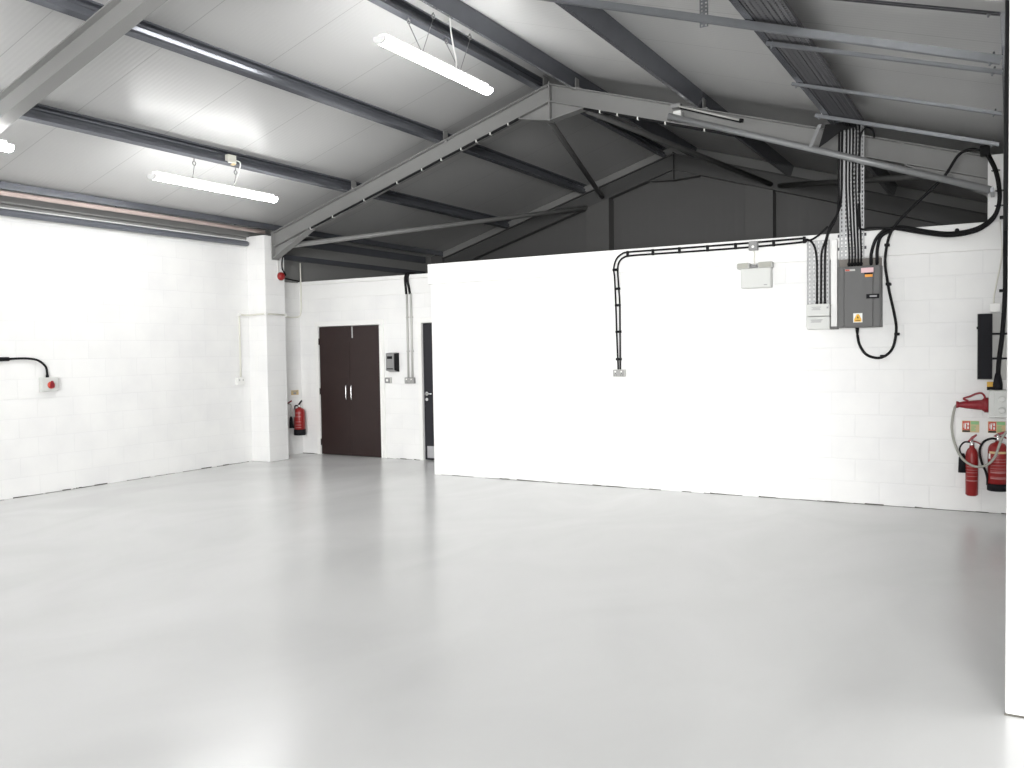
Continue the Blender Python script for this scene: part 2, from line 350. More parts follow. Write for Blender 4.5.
# ------------------------------------------------------------------ portal frames
def zsec(m, x0, x1, y0, y1, t0, t1):
    """bar between x0 and x1 that follows the roof: from t0 to t1 below the rafter top"""
    m.prism([(x0, y0, zr(x0)-t0), (x1, y0, zr(x1)-t0), (x1, y0, zr(x1)-t1), (x0, y0, zr(x0)-t1)], (0, y1-y0, 0))
def portal(name, yc, label, depth=.215, wid=.135, purl=(), sm='steel', rh=True, xl=-9.47, xr=-.20):
    t = thing(name, (RX, yc, zr(xl)-.4), label, 'roof beam')
    for x0, x1 in ((xl, RX-.008), (RX+.008, xr)):
        m = MB(); y0, y1 = yc-wid/2, yc+wid/2
        zsec(m, x0, x1, y0, y1, 0, .011); zsec(m, x0, x1, y0, y1, depth-.011, depth); zsec(m, x0, x1, yc-.005, yc+.005, .011, depth-.011)
        m.build('rafter', sm, t)
    m = MB()
    for s in (-1, 1):
        xe = RX+s*.44; zb = RZ-.43
        pts = [(RX+s*.008, yc-.005, RZ-depth), (xe, yc-.005, zr(xe)-depth), (RX+s*.008, yc-.005, zb)]
        m.prism(pts, (0, .01, 0))
        m.prism([(RX+s*.008, yc-wid/2, zb), (xe, yc-wid/2, zr(xe)-depth-.002), (xe, yc-wid/2, zr(xe)-depth-.013), (RX+s*.008, yc-wid/2, zb-.011)], (0, wid, 0))
    m.build('apex_haunch', sm, t)
    m = MB(); m.box((RX-.008, yc-wid/2-.006, RZ-.45), (RX+.008, yc+wid/2+.006, RZ+.02)); m.build('apex_plate', sm, t)
    for s, xe in ((1, xl), (-1, xr))[:2 if rh else 1]:
        m = MB(); x1 = xe+s*.72; zb = zr(xe)-.37
        m.prism([(xe, yc-.005, zr(xe)-depth), (x1, yc-.005, zr(x1)-depth), (xe, yc-.005, zb)], (0, .01, 0))
        m.prism([(xe, yc-wid/2, zb), (x1, yc-wid/2, zr(x1)-depth-.001), (x1, yc-wid/2, zr(x1)-depth-.012), (xe, yc-wid/2, zb-.011)], (0, wid, 0))
        m.box((xe-s*.014, yc-wid/2-.006, zb-.03), (xe, yc+wid/2+.006, zr(xe)+.01)); m.build('eaves_haunch', sm, t)
    for x in purl:
        m = MB(); m.box((x-.004, yc-.05, zr(x)-.002), (x+.004, yc+.05, zr(x)+.14)); m.box((x-.05, yc-.05, zr(x)-.008), (x+.05, yc+.05, zr(x)+.008)); m.build('purlin_cleat', sm, t)
    return t
PUR = [-9.60, -8.05, -6.50, -5.03, -4.60, -3.05, -1.565, -.052]
portal('portal_frame', 9.57, 'grey steel portal frame across the middle of the roof, landing on the white pier', purl=[p+.09 for p in PUR[1:-1]])
portal('portal_frame', 4.59, 'near grey steel roof beam crossing the upper left corner of the roof', xr=.14, rh=False)
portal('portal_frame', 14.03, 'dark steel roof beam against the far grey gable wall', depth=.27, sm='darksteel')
# columns of the far frame boxed in grey
for x, l in ((-6.21, 'grey boxed-in column on the far gable wall, left of the ridge'), (-3.44, 'grey boxed-in column on the far gable wall, right of the ridge')):
    tp = zr(x-.21 if x < RX else x+.21)-.26
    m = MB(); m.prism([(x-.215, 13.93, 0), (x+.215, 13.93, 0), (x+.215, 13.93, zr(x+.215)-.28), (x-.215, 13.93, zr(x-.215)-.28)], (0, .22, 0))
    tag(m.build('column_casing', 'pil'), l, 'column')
# ------------------------------------------------------------------ purlins
def offprof(pl, t):
    P = [Vector(p) for p in pl]; n = len(P); L_, R_ = [], []
    for i in range(n):
        a = (P[i]-P[i-1]).normalized() if i else None; b = (P[i+1]-P[i]).normalized() if i < n-1 else None
        na = Vector((-a.y, a.x)) if a else None; nb = Vector((-b.y, b.x)) if b else None
        if na is None: d = nb
        elif nb is None: d = na
        else: d = (na+nb).normalized(); d = d/max(.35, d.dot(na))
        L_.append(P[i]+d*t/2); R_.append(P[i]-d*t/2)
    return [tuple(p) for p in L_+R_[::-1]]
SIG = offprof([(.062, .148), (.062, .168), (0, .170), (0, .158), (-.012, .146), (-.012, .122), (.0142, .112), (-.001, .085), (-.001, .002), (.062, .002), (.062, .022)], .004)
CEE = offprof([(.0, .145), (.0, .168), (.060, .170), (.060, .002), (.0, .002), (.0, .022)], .004)
EAV = offprof([(-.01, .018), (-.01, 0), (.035, 0), (.035, .076), (-.01, .076), (-.01, .06)], .004)
wherep = ['lowest purlin along the left eaves above the copper pipe', 'purlin that carries the strip light nearest the left wall', 'second purlin up the left slope, with a bright lit edge',
          'purlin just left of the ridge, one of the two holding the V wires', 'purlin just right of the ridge, beside the apex plate', 'first bare purlin down the right slope, between ridge and cable tray',
          'purlin on the right slope with the perforated cable tray beside it', 'lowest purlin along the right eaves at the ends of the struts']
for x, lb in zip(PUR, wherep):
    sg = 1 if x < RX else -1
    nrm = Vector((-S*sg, 0, 1)).normalized(); along = Vector((1, 0, S*sg)).normalized()
    m = MB()
    if x == PUR[0]: m.sweep(EAV, (x, YF, 3.452), (x, YB-.005, 3.452), (1, 0, 0), (0, 0, 1))
    else: m.sweep(SIG if x < -4.9 else CEE, (x, YF, zr(x)+.002), (x, YB-.005, zr(x)+.002), along, nrm)
    po = m.build('purlin', 'galv', smooth=True); po.data.set_sharp_from_angle(angle=math.radians(15))
    tag(po, 'dark galvanised '+lb, 'purlin', 'roof purlins')
# bracing tubes in the far bay
for bi, (p, q, lb) in enumerate((((-9.2, 9.66, 3.20), (-6.42, 13.94, 4.06), 'grey bracing tube from the left pier up to the far gable beam'),
                 ((-4.95, 9.66, 4.44), (-6.12, 13.94, 4.22), 'grey bracing tube from the ridge leftward to the far gable beam'),
                 ((-4.42, 9.66, 4.46), (-3.26, 13.94, 4.13), 'grey bracing tube from the ridge rightward to the far gable beam'),
                 ((-.45, 9.66, 3.26), (-3.12, 13.94, 4.09), 'grey bracing tube from the right eaves up to the far gable beam'))):
    m = MB(); m.cyl(p, q, .038, 12); d = (Vector(q)-Vector(p)).normalized()
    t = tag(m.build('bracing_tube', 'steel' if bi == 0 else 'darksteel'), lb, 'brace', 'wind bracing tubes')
# bright tube below the main beam on the right
t = thing('conduit_rail', (-1.75, 9.24, 3.5), 'long pale galvanised tube slung below the middle beam on the right', 'tube')
MB().cyl((-3.31, 9.40, 4.175), (-.165, 9.10, 2.99), .034, 14).build('tube', 'lrail', t)
m = MB(); m.box((-3.335, 9.39, 4.14), (-3.31, 9.50, 4.20)); m.build('end_bracket', 'steel', t)
MB().box((-.165, 9.075, 2.965), (-.135, 9.40, 3.01)).build('end_bracket', 'strut', t)
# unlit slim tube on the beam
t = thing('strip_lamp', (-2.9, 9.46, 4.0), 'slim unlit tube with a black end cap on the middle beam right of the ridge', 'lamp')
MB().cyl((-3.22, 9.45, 4.285), (-2.53, 9.45, 4.03), .012, 10).build('glass_tube', 'offtube', t)
MB().cyl((-3.20, 9.475, 4.262), (-2.53, 9.475, 4.015), .008, 8).build('back_rail', 'rubber', t)
MB().cyl((-2.535, 9.45, 4.032), (-2.50, 9.45, 4.02), .020, 12).build('end_cap', 'black', t)
MB().box((-3.30, 9.44, 4.27), (-3.19, 9.50, 4.315)).build('bracket', 'mgrey', t, bevel=.004)
tag(MB().box((-3.275, 9.43, 4.17), (-3.18, 9.51, 4.235)).build('junction_box', 'pvc', bevel=.012), 'small white junction box under the unlit tube on the middle beam', 'junction box')

# ------------------------------------------------------------------ struts across the right slope
def strut(y0, x0, x1, d, h, wd, lb, mat, y1=None, slot=True):
    y1 = y0 if y1 is None else y1
    t = thing('support_strut', ((x0+x1)/2, (y0+y1)/2, zr(x0)-.4), lb, 'strut', 'struts across the right roof slope')
    A = Vector((x0, y0, zr(x0)-d)); B = Vector((x1, y1, zr(x1)-d)); n = Vector((S, 0, 1)).normalized(); a = (B-A).normalized(); s = n.cross(a)
    k = h/2; w_ = wd/2; e = .0035; lip = w_*.45
    # open channel: base up, lips down
    pr_ = offprof([(-lip, -h+.006), (-lip, -h), (-w_, -h), (-w_, 0), (w_, 0), (w_, -h), (lip, -h), (lip, -h+.006)], e)
    MB().sweep(pr_, A, B, s, n).build('channel', mat, t)
    for X in (x0+.04, x1-.05):
        m = MB(); P = A.lerp(B, (X-x0)/(x1-x0)); m.cyl(P+n*.02, P-n*(h+.02), .006, 8); m.cyl(P-n*(h+.001), P-n*(h+.009), .012, 6); m.build('threaded_bolt', 'strut', t)
    return t
t = strut(5.84, -3.30, -.05, .004, .045, .041, 'thick bright zinc channel nearest the camera across the right roof slope', 'strut', 6.13)
m = MB(); m.plate((-1.87, 5.955, 3.80), (1, 0, 0), (0, 0, 1), 2, 11, .03, .025, .012, .012, (0, .003, 0)); m.build('hanger', 'strut', t)
strut(6.45, -1.53, -.05, .004, .020, .034, 'slim zinc channel close behind the thick one across the right roof slope', 'strut')
strut(7.62, -1.60, -.06, .004, .020, .032, 'slim zinc channel halfway along the cable tray on the right roof slope', 'strut')
strut(8.80, -1.63, -.09, .004, .028, .036, 'slim zinc channel at the far end of the roof cable tray', 'strut')
strut(5.36, -1.3, -.05, -.02, .022, .041, 'dark slim channel at the top right corner beside the near roof beam', 'traydk')

# ------------------------------------------------------------------ cable trays
def traypart(name, org, u, v, nu, nv, cu, cv, t, mat, parent):
    m = MB(); m.plate(org, u, v, nu, nv, cu, cv, cu*.32, cv*.55, t)
    org, u, v, t = map(Vector, (org, u, v, t)); W = nu*cu; H = nv*cv; d = -t.normalized()*.022
    for a in (0, W): m.prism([org+u*a, org+u*a+v*H, org+u*a+v*H+d, org+u*a+d], u*(.003 if a == 0 else -.003))
    return m.build(name, mat, parent)
t = thing('cable_tray', (-1.37, 9.30, 2.44), 'tall perforated zinc cable tray rising above the grey board into the roof', 'cable tray')
traypart('tray', (-1.49, 9.283, 2.44), (1, 0, 0), (0, 0, 1), 6, 33, .0385, .041, (0, .002, 0), 'tray', t)
m = MB()
for z in (2.55, 2.68): m.box((-1.51, 9.284, z), (-1.24, 9.286+.0, z+.03))
m.build('fixing_strap', 'traydk', t)
t = thing('cable_tray', (-1.69, 9.28, 2.0), 'short perforated cable tray above the white box, left of the white trunking', 'cable tray')
traypart('tray', (-1.80, 9.268, 2.01), (1, 0, 0), (0, 0, 1), 5, 16, .043, .041, (0, .002, 0), 'tray', t)
t = thing('cable_tray', (-1.34, 6.9, 3.70), 'long dark perforated cable tray lying under the right roof slope on the slim channels', 'cable tray')
al = Vector((1, 0, -S)).normalized()
traypart('tray', Vector((-1.50, 4.9, zr(-1.50)+.012)), al, (0, 1, 0), 7, 97, .043, .041, Vector((-S, 0, -1)).normalized()*.002, 'traydk', t)
for i in range(5):
    x = -1.44+i*.055
    tag(MB().tube([(x, 4.9, zr(x)+.030), (x, 7, zr(x)+.034), (x, 8.9, zr(x)+.030)], .011, 6).build('cable', 'traydk'), 'grey cable lying in the long tray under the right roof slope', 'cable', 'cables in the roof tray')
# white trunking
t = thing('trunking', (-1.535, 9.25, 1.76), 'upright white square trunking between the white box and the grey board', 'trunking')
MB().box((-1.567, 9.235, 1.79), (-1.508, 9.285, 2.66)).build('duct', 'band', t, bevel=.003)
MB().box((-1.575, 9.225, 1.762), (-1.50, 9.285, 1.79)).build('end_cap', 'board', t, bevel=.002)
tag(MB().box((-1.60, 9.285, 1.78), (-1.50, 9.31, 2.46)).build('backing_board', 'mgrey'), 'thin grey packing board behind the white trunking', 'board')

# ------------------------------------------------------------------ distribution board
t = thing('distribution_board', (-1.29, 9.31, 1.765), 'grey enamelled fuse board on the white partition wall with a yellow warning sign', 'fuse board')
MB().box((-1.488, 9.16, 1.772), (-1.093, 9.31, 2.375)).build('case', 'board', t, bevel=.004)
lid = MB().box((-1.425, 9.145, 1.782), (-1.165, 9.162, 2.366)).build('lid', 'boardlid', t, bevel=.003)
MB().box((-1.477, 9.152, 1.782), (-1.431, 9.161, 2.366)).build('side_cover', 'boardlid', t, bevel=.003)
MB().box((-1.158, 9.152, 1.782), (-1.102, 9.161, 2.366)).build('side_cover', 'boardlid', t, bevel=.003)
m = MB(); m.box((-1.222, 9.135, 2.052), (-1.105, 9.152, 2.095)); m.build('latch', 'rubber', lid, bevel=.003)
MB().box((-1.19, 9.130, 2.066), (-1.125, 9.136, 2.082)).build('latch_recess', 'ink', lid)
MB().box((-1.49, 9.245, 2.375), (-1.10, 9.31, 2.455)).build('gland_box', 'gland', t, bevel=.003)
MB().box((-1.27, 9.142, 2.305), (-1.157, 9.146, 2.352)).build('pink_label', 'pink', lid)['label'] = 'pale pink label'
MB().box((-1.235, 9.142, 2.262), (-1.165, 9.146, 2.288)).build('orange_label', 'orange', lid)['label'] = 'orange label'
MB().box((-1.24, 9.142, 2.288), (-1.165, 9.1455, 2.305)).build('brown_label', 'rubber', lid)['label'] = 'dark label'
lb = MB().box((-1.418, 9.142, 2.328), (-1.325, 9.146, 2.346)).build('maker_label', 'lgrey', lid)
MB().box((-1.416, 9.140, 2.330), (-1.375, 9.1425, 2.344)).build('red_mark', 'signred', lb)
sg = MB().box((-1.342, 9.142, 1.822), (-1.258, 9.146, 1.912)).build('warning_sign', 'paper', lid); sg['label'] = 'white square sign with yellow warning triangle'
m = MB(); m.prism([(-1.334, 9.140, 1.829), (-1.266, 9.140, 1.829), (-1.266, 9.140, 1.852), (-1.290, 9.140, 1.902), (-1.310, 9.140, 1.902), (-1.334, 9.140, 1.852)], (0, .002, 0)); m.build('triangle', 'yellow', sg)
m = MB(); m.prism([(-1.302, 9.139, 1.888), (-1.297, 9.139, 1.872), (-1.291, 9.139, 1.874), (-1.301, 9.139, 1.850), (-1.299, 9.139, 1.866), (-1.307, 9.139, 1.864)], (0, .001, 0)); m.box((-1.322, 9.139, 1.836), (-1.278, 9.140, 1.842)); m.build('bolt_mark', 'rubber', sg)
for x in (-1.392, -1.364, -1.336, -1.308, -1.280, -1.188, -1.134):
    m = MB(); m.lathe([(.013, 0), (.013, .02), (.016, .022), (.016, .034), (.009, .05)], (x, 9.215, 2.373), 8); m.build('cable_gland', 'black', t)
m = MB(); m.lathe([(.007, -.085), (.016, -.035), (.018, 0)], (-1.316, 9.22, 1.772), 10); m.build('cable_gland', 'black', t)
for x, k in zip((-1.392, -1.364, -1.336, -1.308, -1.280), range(5)):
    xt = -1.427+k*.030
    path = crom([(x, 9.215, 2.41), (x, 9.222, 2.52), ((x+xt)/2, 9.268, 2.75), (xt, 9.268, 3.2), (xt+.005, 9.268, 3.66), (xt+.01, 9.20, 3.76), (xt+.02, 8.95, 3.745)], 6)
    tag(MB().tube(path, .0085, 8).build('cable', 'black'), 'black cable rising from the top of the grey board up the tall tray', 'cable', 'cables up the tall tray')
# small white box with printed lid
t = thing('junction_box', (-1.68, 9.28, 1.765), 'white junction box with printed lid hanging below the short cable tray', 'junction box')
MB().box((-1.795, 9.19, 1.765), (-1.573, 9.31, 1.892)).build('case', 'offwhite', t, bevel=.006)
lid = MB().box((-1.795, 9.186, 1.897), (-1.573, 9.31, 2.020)).build('upper_case', 'offwhite', t, bevel=.006)
for z, a, b in ((1.985, -1.745, -1.655), (1.972, -1.735, -1.665), (1.96, -1.745, -1.66), (1.857, -1.755, -1.64), (1.846, -1.745, -1.65), (1.835, -1.755, -1.655)): MB().box((a, 9.184, z), (b, 9.187 if z > 1.9 else 9.191, z+.005)).build('print_line', 'ink', t)
MB().box((-1.60, 9.184, 1.972), (-1.583, 9.187, 1.99)).build('print_mark', 'ink', t)
for x in (-1.704, -1.665, -1.627):
    MB().lathe([(.013, 0), (.013, .02), (.009, .035)], (x, 9.245, 2.018), 8).build('cable_gland', 'black', t)
for pts, lb in (([(-1.704, 9.245, 2.05), (-1.704, 9.25, 2.30), (-1.708, 9.25, 2.50), (-1.735, 9.255, 2.62), (-1.785, 9.262, 2.675), (-1.84, 9.275, 2.688)], 'black cable curving left from the white box to the run along the wall'),
                ([(-1.665, 9.245, 2.05), (-1.663, 9.25, 2.35), (-1.658, 9.25, 2.54), (-1.62, 9.25, 2.66), (-1.575, 9.245, 2.80), (-1.500, 9.25, 2.93), (-1.470, 9.256, 3.1), (-1.465, 9.256, 3.5), (-1.46, 9.25, 3.74)], 'black cable from the middle of the white box to the tall tray edge'),
                ([(-1.627, 9.245, 2.05), (-1.627, 9.25, 2.40), (-1.618, 9.24, 2.60), (-1.585, 9.235, 2.74), (-1.525, 9.235, 2.85), (-1.497, 9.245, 3.0), (-1.492, 9.245, 3.4), (-1.485, 9.235, 3.74)], 'black cable from the right side of the white box up beside the tall tray')):
    tag(MB().tube(crom(pts, 7), .0105, 8).build('cable', 'black'), lb, 'cable')
# triangular hanger bracket at the far end of the roof tray
t = thing('hanger_bracket', (-1.70, 9.15, 3.4), 'pale flat hanger with a dark triangular plate at the top of the tall tray', 'bracket')
MB().prism([(-1.775, 9.20, 3.60), (-1.740, 9.20, 3.60), (-1.645, 9.20, 3.81), (-1.685, 9.20, 3.81)], (0, .006, 0)).build('flat_bar', 'lrail', t)
MB().prism([(-1.675, 9.19, 3.58), (-1.655, 9.19, 3.59), (-1.45, 9.19, 3.722), (-1.33, 9.19, 3.735), (-1.33, 9.19, 3.79), (-1.61, 9.19, 3.80)], (0, .01, 0)).build('gusset', 'black', t)
# hook of cable beside tray head
tag(MB().tube(crom([(-1.30, 9.262, 3.1), (-1.30, 9.262, 3.55), (-1.285, 9.255, 3.68), (-1.235, 9.25, 3.73), (-1.18, 9.25, 3.70), (-1.165, 9.25, 3.62)], 7), .009, 8).build('cable', 'black'), 'black cable end hooking over at the head of the tall tray', 'cable')

# ------------------------------------------------------------------ pair of cables along the partition to the socket
OUT = [(-3.904, 2.0), (-3.904, 1.359), (-3.918, 1.749), (-3.926, 2.10), (-3.934, 2.40), (-3.936, 2.515), (-3.905, 2.615), (-3.84, 2.672), (-3.75, 2.690), (-3.386, 2.690), (-2.93, 2.690), (-2.44, 2.692), (-1.84, 2.698)][1:]
INN = [(-3.879, 1.359), (-3.878, 1.748), (-3.878, 2.113), (-3.888, 2.30), (-3.888, 2.50), (-3.868, 2.585), (-3.815, 2.632), (-3.72, 2.648), (-3.386, 2.648), (-2.93, 2.646), (-2.44, 2.647), (-2.0, 2.655), (-1.80, 2.668), (-1.70, 2.712), (-1.60, 2.80)]
def wy(z): return 9.272 if z > 2.44 else 9.297
def onwall(P): return [(x, 9.272+(9.297-9.272)*min(1, max(0, (2.50-z)/.14)), z) for x, z in P]
tag(MB().tube(crom(onwall(OUT), 7), .0105, 8).build('cable', 'black'), 'outer black cable of the pair along the partition top down to the socket', 'cable')
tag(MB().tube(crom(onwall(INN), 7), .0105, 8).build('cable', 'black'), 'inner black cable of the pair along the partition top down to the socket', 'cable')
CL = [(-3.915, 2.50, 1), (-3.905, 2.285, 1), (-3.902, 2.097, 1), (-3.897, 1.794, 1), (-3.896, 1.48, 1), (-3.765, 2.669, 0), (-3.463, 2.669, 0), (-3.156, 2.669, 0), (-2.842, 2.668, 0), (-2.538, 2.669, 0), (-2.14, 2.672, 0), (-1.832, 2.682, 0)]
for x, z, v in CL:
    yb = 9.286 if z > 2.44 else 9.31
    m = MB(); m.box((x-(.034 if v else .014), yb-.026, z-(.014 if v else .034)), (x+(.034 if v else .014), yb, z+(.014 if v else .034)))
    tag(m.build('cable_clip', 'black', bevel=.004), 'black clip holding the pair of cables on the partition', 'cable clip', 'clips along the cable pair')
def socket(name, x0, x1, z0, z1, y, lb, mat='lgrey', gang=2, cat='socket'):
    t = thing(name, ((x0+x1)/2, y, z0), lb, cat)
    MB().box((x0, y-.04, z0), (x1, y, z1)).build('back_box', mat, t, bevel=.005)
    fp = MB().box((x0+.004, y-.047, z0+.004), (x1-.004, y-.040, z1-.004))  .build('face_plate', 'fp', t, bevel=.003)
    for g in range(gang):
        cx = x0+(x1-x0)*(g+.5)/gang
        MB().box((cx-.012, y-.052, (z0+z1)/2+.008), (cx+.004, y-.046, (z0+z1)/2+.026)).build('rocker', 'paper', fp)
        m = MB()
        for dx, dz in ((0, -.004), (-.011, -.022), (.011, -.022)): m.box((cx+dx-.003, y-.0485, (z0+z1)/2+dz-.004), (cx+dx+.003, y-.0465, (z0+z1)/2+dz+.004))
        m.build('pin_slot', 'rubber', fp)
    return t
socket('double_socket', -3.96, -3.812, 1.279, 1.362, 9.31, 'grey metal double socket at the bottom end of the cable pair on the partition')
t = thing('junction_box', (-2.342, 9.286, 2.606), 'small grey junction box on the cable run above the emergency light', 'junction box')
MB().box((-2.389, 9.225, 2.608), (-2.297, 9.286, 2.703)).build('case', 'mgrey', t, bevel=.008)
MB().cyl((-2.343, 9.226, 2.645), (-2.343, 9.219, 2.645), .014, 12).build('screw_cap', 'paper', t)
# emergency light
t = thing('emergency_light', (-2.31, 9.31, 2.21), 'pale grey twin-spot emergency light box under the small grey junction box', 'emergency light')
MB().box((-2.465, 9.20, 2.213), (-2.155, 9.31, 2.42)).build('case', 'offwhite', t, bevel=.010)
MB().box((-2.225, 9.198, 2.238), (-2.19, 9.2005, 2.246)).build('maker_print', 'ink', t)
for a, b, mt in ((-2.505, -2.375, 'lgrey'), (-2.285, -2.135, 'mgrey')):
    h = MB().box((a, 9.185, 2.415), (b, 9.285, 2.478)).build('lamp_head', 'lgrey', t, bevel=.012)
    MB().box((a+.012, 9.18, 2.423), (b-.012, 9.187, 2.470)).build('lens', 'hosegrey', h, bevel=.004)
m = MB(); m.box((-2.385, 9.215, 2.42), (-2.275, 9.275, 2.445)); m.cyl((-2.36, 9.22, 2.44), (-2.30, 9.22, 2.44), .016, 10); m.build('pivot', 'mgrey', t)
tag(MB().tube(crom([(-2.342, 9.274, 2.608), (-2.338, 9.274, 2.56), (-2.343, 9.274, 2.52), (-2.335, 9.274, 2.446)], 5), .006, 6).build('cable', 'cream'), 'short cream cable between the grey junction box and the emergency light', 'cable')

# ------------------------------------------------------------------ big black cables at the right
CA = [(-.211, 3.367), (-.333, 3.392), (-.432, 3.345), (-.540, 3.176), (-.710, 3.007), (-.883, 2.843), (-.998, 2.70), (-1.042, 2.559), (-1.058, 2.396), (-1.045, 2.23), (-1.018, 2.074), (-.982, 1.90), (-.961, 1.75), (-.985, 1.588), (-1.04, 1.505), (-1.125, 1.47), (-1.232, 1.504), (-1.295, 1.60), (-1.316, 1.70)]
tag(MB().tube(crom([(x, 9.19 if z > 2.3 else (9.25 if z > 1.75 else 9.23), z) for x, z in CA], 6), .0135, 10).build('cable', 'black'), 'long black cable looping from the right eaves down and round under the grey board', 'cable')
for x, z in ((-1.035, 2.19), (-.957, 1.70), (-1.085, 1.487), (-1.047, 2.57)):
    tag(MB().box((x-.022, 9.215, z-.013), (x+.022, 9.31 if z < 2.46 else 9.285, z+.013)).build('cable_clip', 'black', bevel=.004), 'black clip on the looping cable right of the grey board', 'cable clip', 'clips on the looping cable')
CB = [(-.219, 3.386), (-.129, 3.176), (-.096, 2.99), (-.100, 2.854), (-.155, 2.735), (-.288, 2.648), (-.496, 2.622), (-.708, 2.660), (-.927, 2.717), (-1.06, 2.714)]
for k, (dx, tail, lb) in enumerate(((0, [(-1.142, 2.634), (-1.185, 2.50), (-1.188, 2.41)], 'upper cable of the thick black bundle sweeping over the partition to the board'),
                                (.012, [(-1.10, 2.65), (-1.13, 2.54), (-1.134, 2.41)], 'lower cable of the thick black bundle sweeping to the last gland of the board'))):
    pts = [(x+dx*.5, 9.19+k*.024, z+dx*1.3) for x, z in CB[:-1]]+[(CB[-1][0]+dx*4, 9.22, CB[-1][1]-dx)]+[(x, 9.216, z) for x, z in tail]
    tag(MB().tube(crom(pts, 7), .0155, 10).build('cable', 'black'), lb, 'cable')
pts = [(x+.008, 9.175, z-.018) for x, z in CB[:-1]]+[(-1.06, 9.18, 2.73), (-1.2, 9.20, 2.745), (-1.30, 9.262, 2.76), (-1.31, 9.262, 3.0)]
tag(MB().tube(crom(pts, 7), .010, 8).build('cable', 'black'), 'thinner black cable from the thick bundle across to the right edge of the tall tray', 'cable')
tag(MB().lathe([(.012, -.02), (.02, -.012), (.02, .012), (.012, .02)], (-.44, 9.275, 2.665), 10, 'Y').build('cable_hook', 'black'), 'small black hook on the partition top above the sweep of cables', 'hook')
for (x, z), wd in zip(CB[1:4], ('top', 'middle', 'lowest')):
    m = MB(); m.tube([(x+.006+.034*math.cos(q), 9.197+.040*math.sin(q), z) for q in [2*math.pi*i/10 for i in range(10)]], .004, 5, True)
    tag(m.build('cable_tie', 'rubber'), wd+' of three black ties round the thick cable bundle at the right', 'cable tie')
tag(MB().box((-.25, 9.15, 3.32), (-.17, 9.25, 3.41)).build('cable_cleat', 'black', bevel=.01), 'black cleat where the thick cables leave the end of the far slim channel', 'cable clip')
# upright thick cable beside the right wall
t = thing('cable', (-.08, 9.2, 1.2), 'thick black upright cable dropping down the right edge into the white isolator', 'cable')
MB().tube(crom([(-.042, 9.22, 3.35), (-.042, 9.22, 2.9), (-.042, 9.22, 2.442), (-.042, 9.22, 2.077), (-.060, 9.22, 1.711), (-.088, 9.22, 1.436), (-.094, 9.22, 1.30)], 6), .020, 10).build('sheath', 'black', t)
MB().lathe([(.040, 0), (.040, .05), (.034, .09), (.021, .15)], (-.096, 9.22, 1.168), 14).build('gland_boot', 'rubber', t)
for z in (2.08, 2.75): MB().box((-.09, 9.20, z-.012), (-.02, 9.31 if z < 2.4 else 9.285, z+.012)).build('saddle_clip', 'black', t, bevel=.004)
tag(MB().tube(crom([(-.014, 4.475, 2.10), (-.017, 4.475, 2.6), (-.014, 4.475, 3.0), (-.018, 4.475, 3.40)], 6), .013, 8).build('cable', 'black'), 'black upright standing in for the shaded column edge behind the near white block wall', 'cable')  # black upright drawn in place of the near column's edge in shadow
tag(MB().tube(crom([(-.085, 9.29, 2.72), (-.070, 9.29, 2.42), (-.108, 9.29, 2.175), (-.132, 9.29, 2.03), (-.132, 9.29, 1.965)], 6), .007, 6).build('cable', 'cream'), 'thin cream cable curving down to the white unit above the dark panel', 'cable')
tag(MB().box((-.165, 9.25, 1.885), (-.075, 9.31, 1.968)).build('fused_spur', 'pvc', bevel=.006), 'small white spur unit above the grey backed dark panel at the right edge', 'socket')
# grey panel with dark cover
t = thing('switch_panel', (-.17, 9.31, 1.26), 'tall dark panel with two bars over a pale grey backing at the right edge', 'panel')
MB().box((-.27, 9.285, 1.255), (-.03, 9.31, 1.875)).build('backing', 'lgrey', t, bevel=.004)
cv = MB().box((-.262, 9.205, 1.265), (-.143, 9.285, 1.872)).build('cover', 'rubber', t, bevel=.005); cv['label'] = 'black upright cover'
for z in (1.47, 1.57, 1.67): MB().box((-.258, 9.2025, z-.002), (-.147, 9.2055, z+.002)).build('louvre_line', 'black', cv)
for z in (1.684, 1.456): MB().box((-.145, 9.20, z-.009), (-.02, 9.225, z+.009)).build('bar', 'rubber', t, bevel=.003)
MB().cyl((-.272, 9.25, 1.742), (-.262, 9.25, 1.742), .012, 8).build('screw', 'rubber', t)
# label sign above the isolator
t = thing('label_sign', (-.14, 9.25, 1.165), 'small yellow and black label standing on top of the white isolator', 'sign')
MB().box((-.185, 9.262, 1.192), (-.105, 9.268, 1.238)).build('yellow_strip', 'yellow', t)
MB().box((-.185, 9.260, 1.161), (-.105, 9.270, 1.192)).build('black_strip', 'rubber', t)
# white isolator with the red plug
t = thing('isolator_socket', (-.09, 9.31, .945), 'white isolator box at the right edge with a red plug pushed into its side', 'isolator')
bx = MB().box((-.168, 9.13, .912), (-.012, 9.31, 1.165)).build('case', 'offwhite', t, bevel=.008)
MB().box((-.122, 9.122, .917), (-.016, 9.132, 1.16)).build('front_cover', 'offwhite', t, bevel=.004)
for z in (1.085, .982): MB().lathe([(.030, 0), (.030, -.010), (.022, -.014)], (-.062, 9.124, z), 18, 'Y').build('round_cap', 'offwhite', t)
t = thing('industrial_plug', (-.30, 9.19, 1.0), 'red industrial plug with a loop handle stuck in the white isolator', 'plug')
MB().lathe([(.026, -.438), (.033, -.436), (.030, -.418), (.024, -.412), (.034, -.36), (.043, -.28), (.049, -.22), (.058, -.218), (.062, -.172), (.05, -.170)], (0, 9.20, 1.025), 20, 'X').build('body', 'dred', t)
MB().lathe([(.065, -.205), (.070, -.203), (.070, -.172), (.060, -.168)], (0, 9.20, 1.025), 20, 'X').build('collar', 'dred', t)
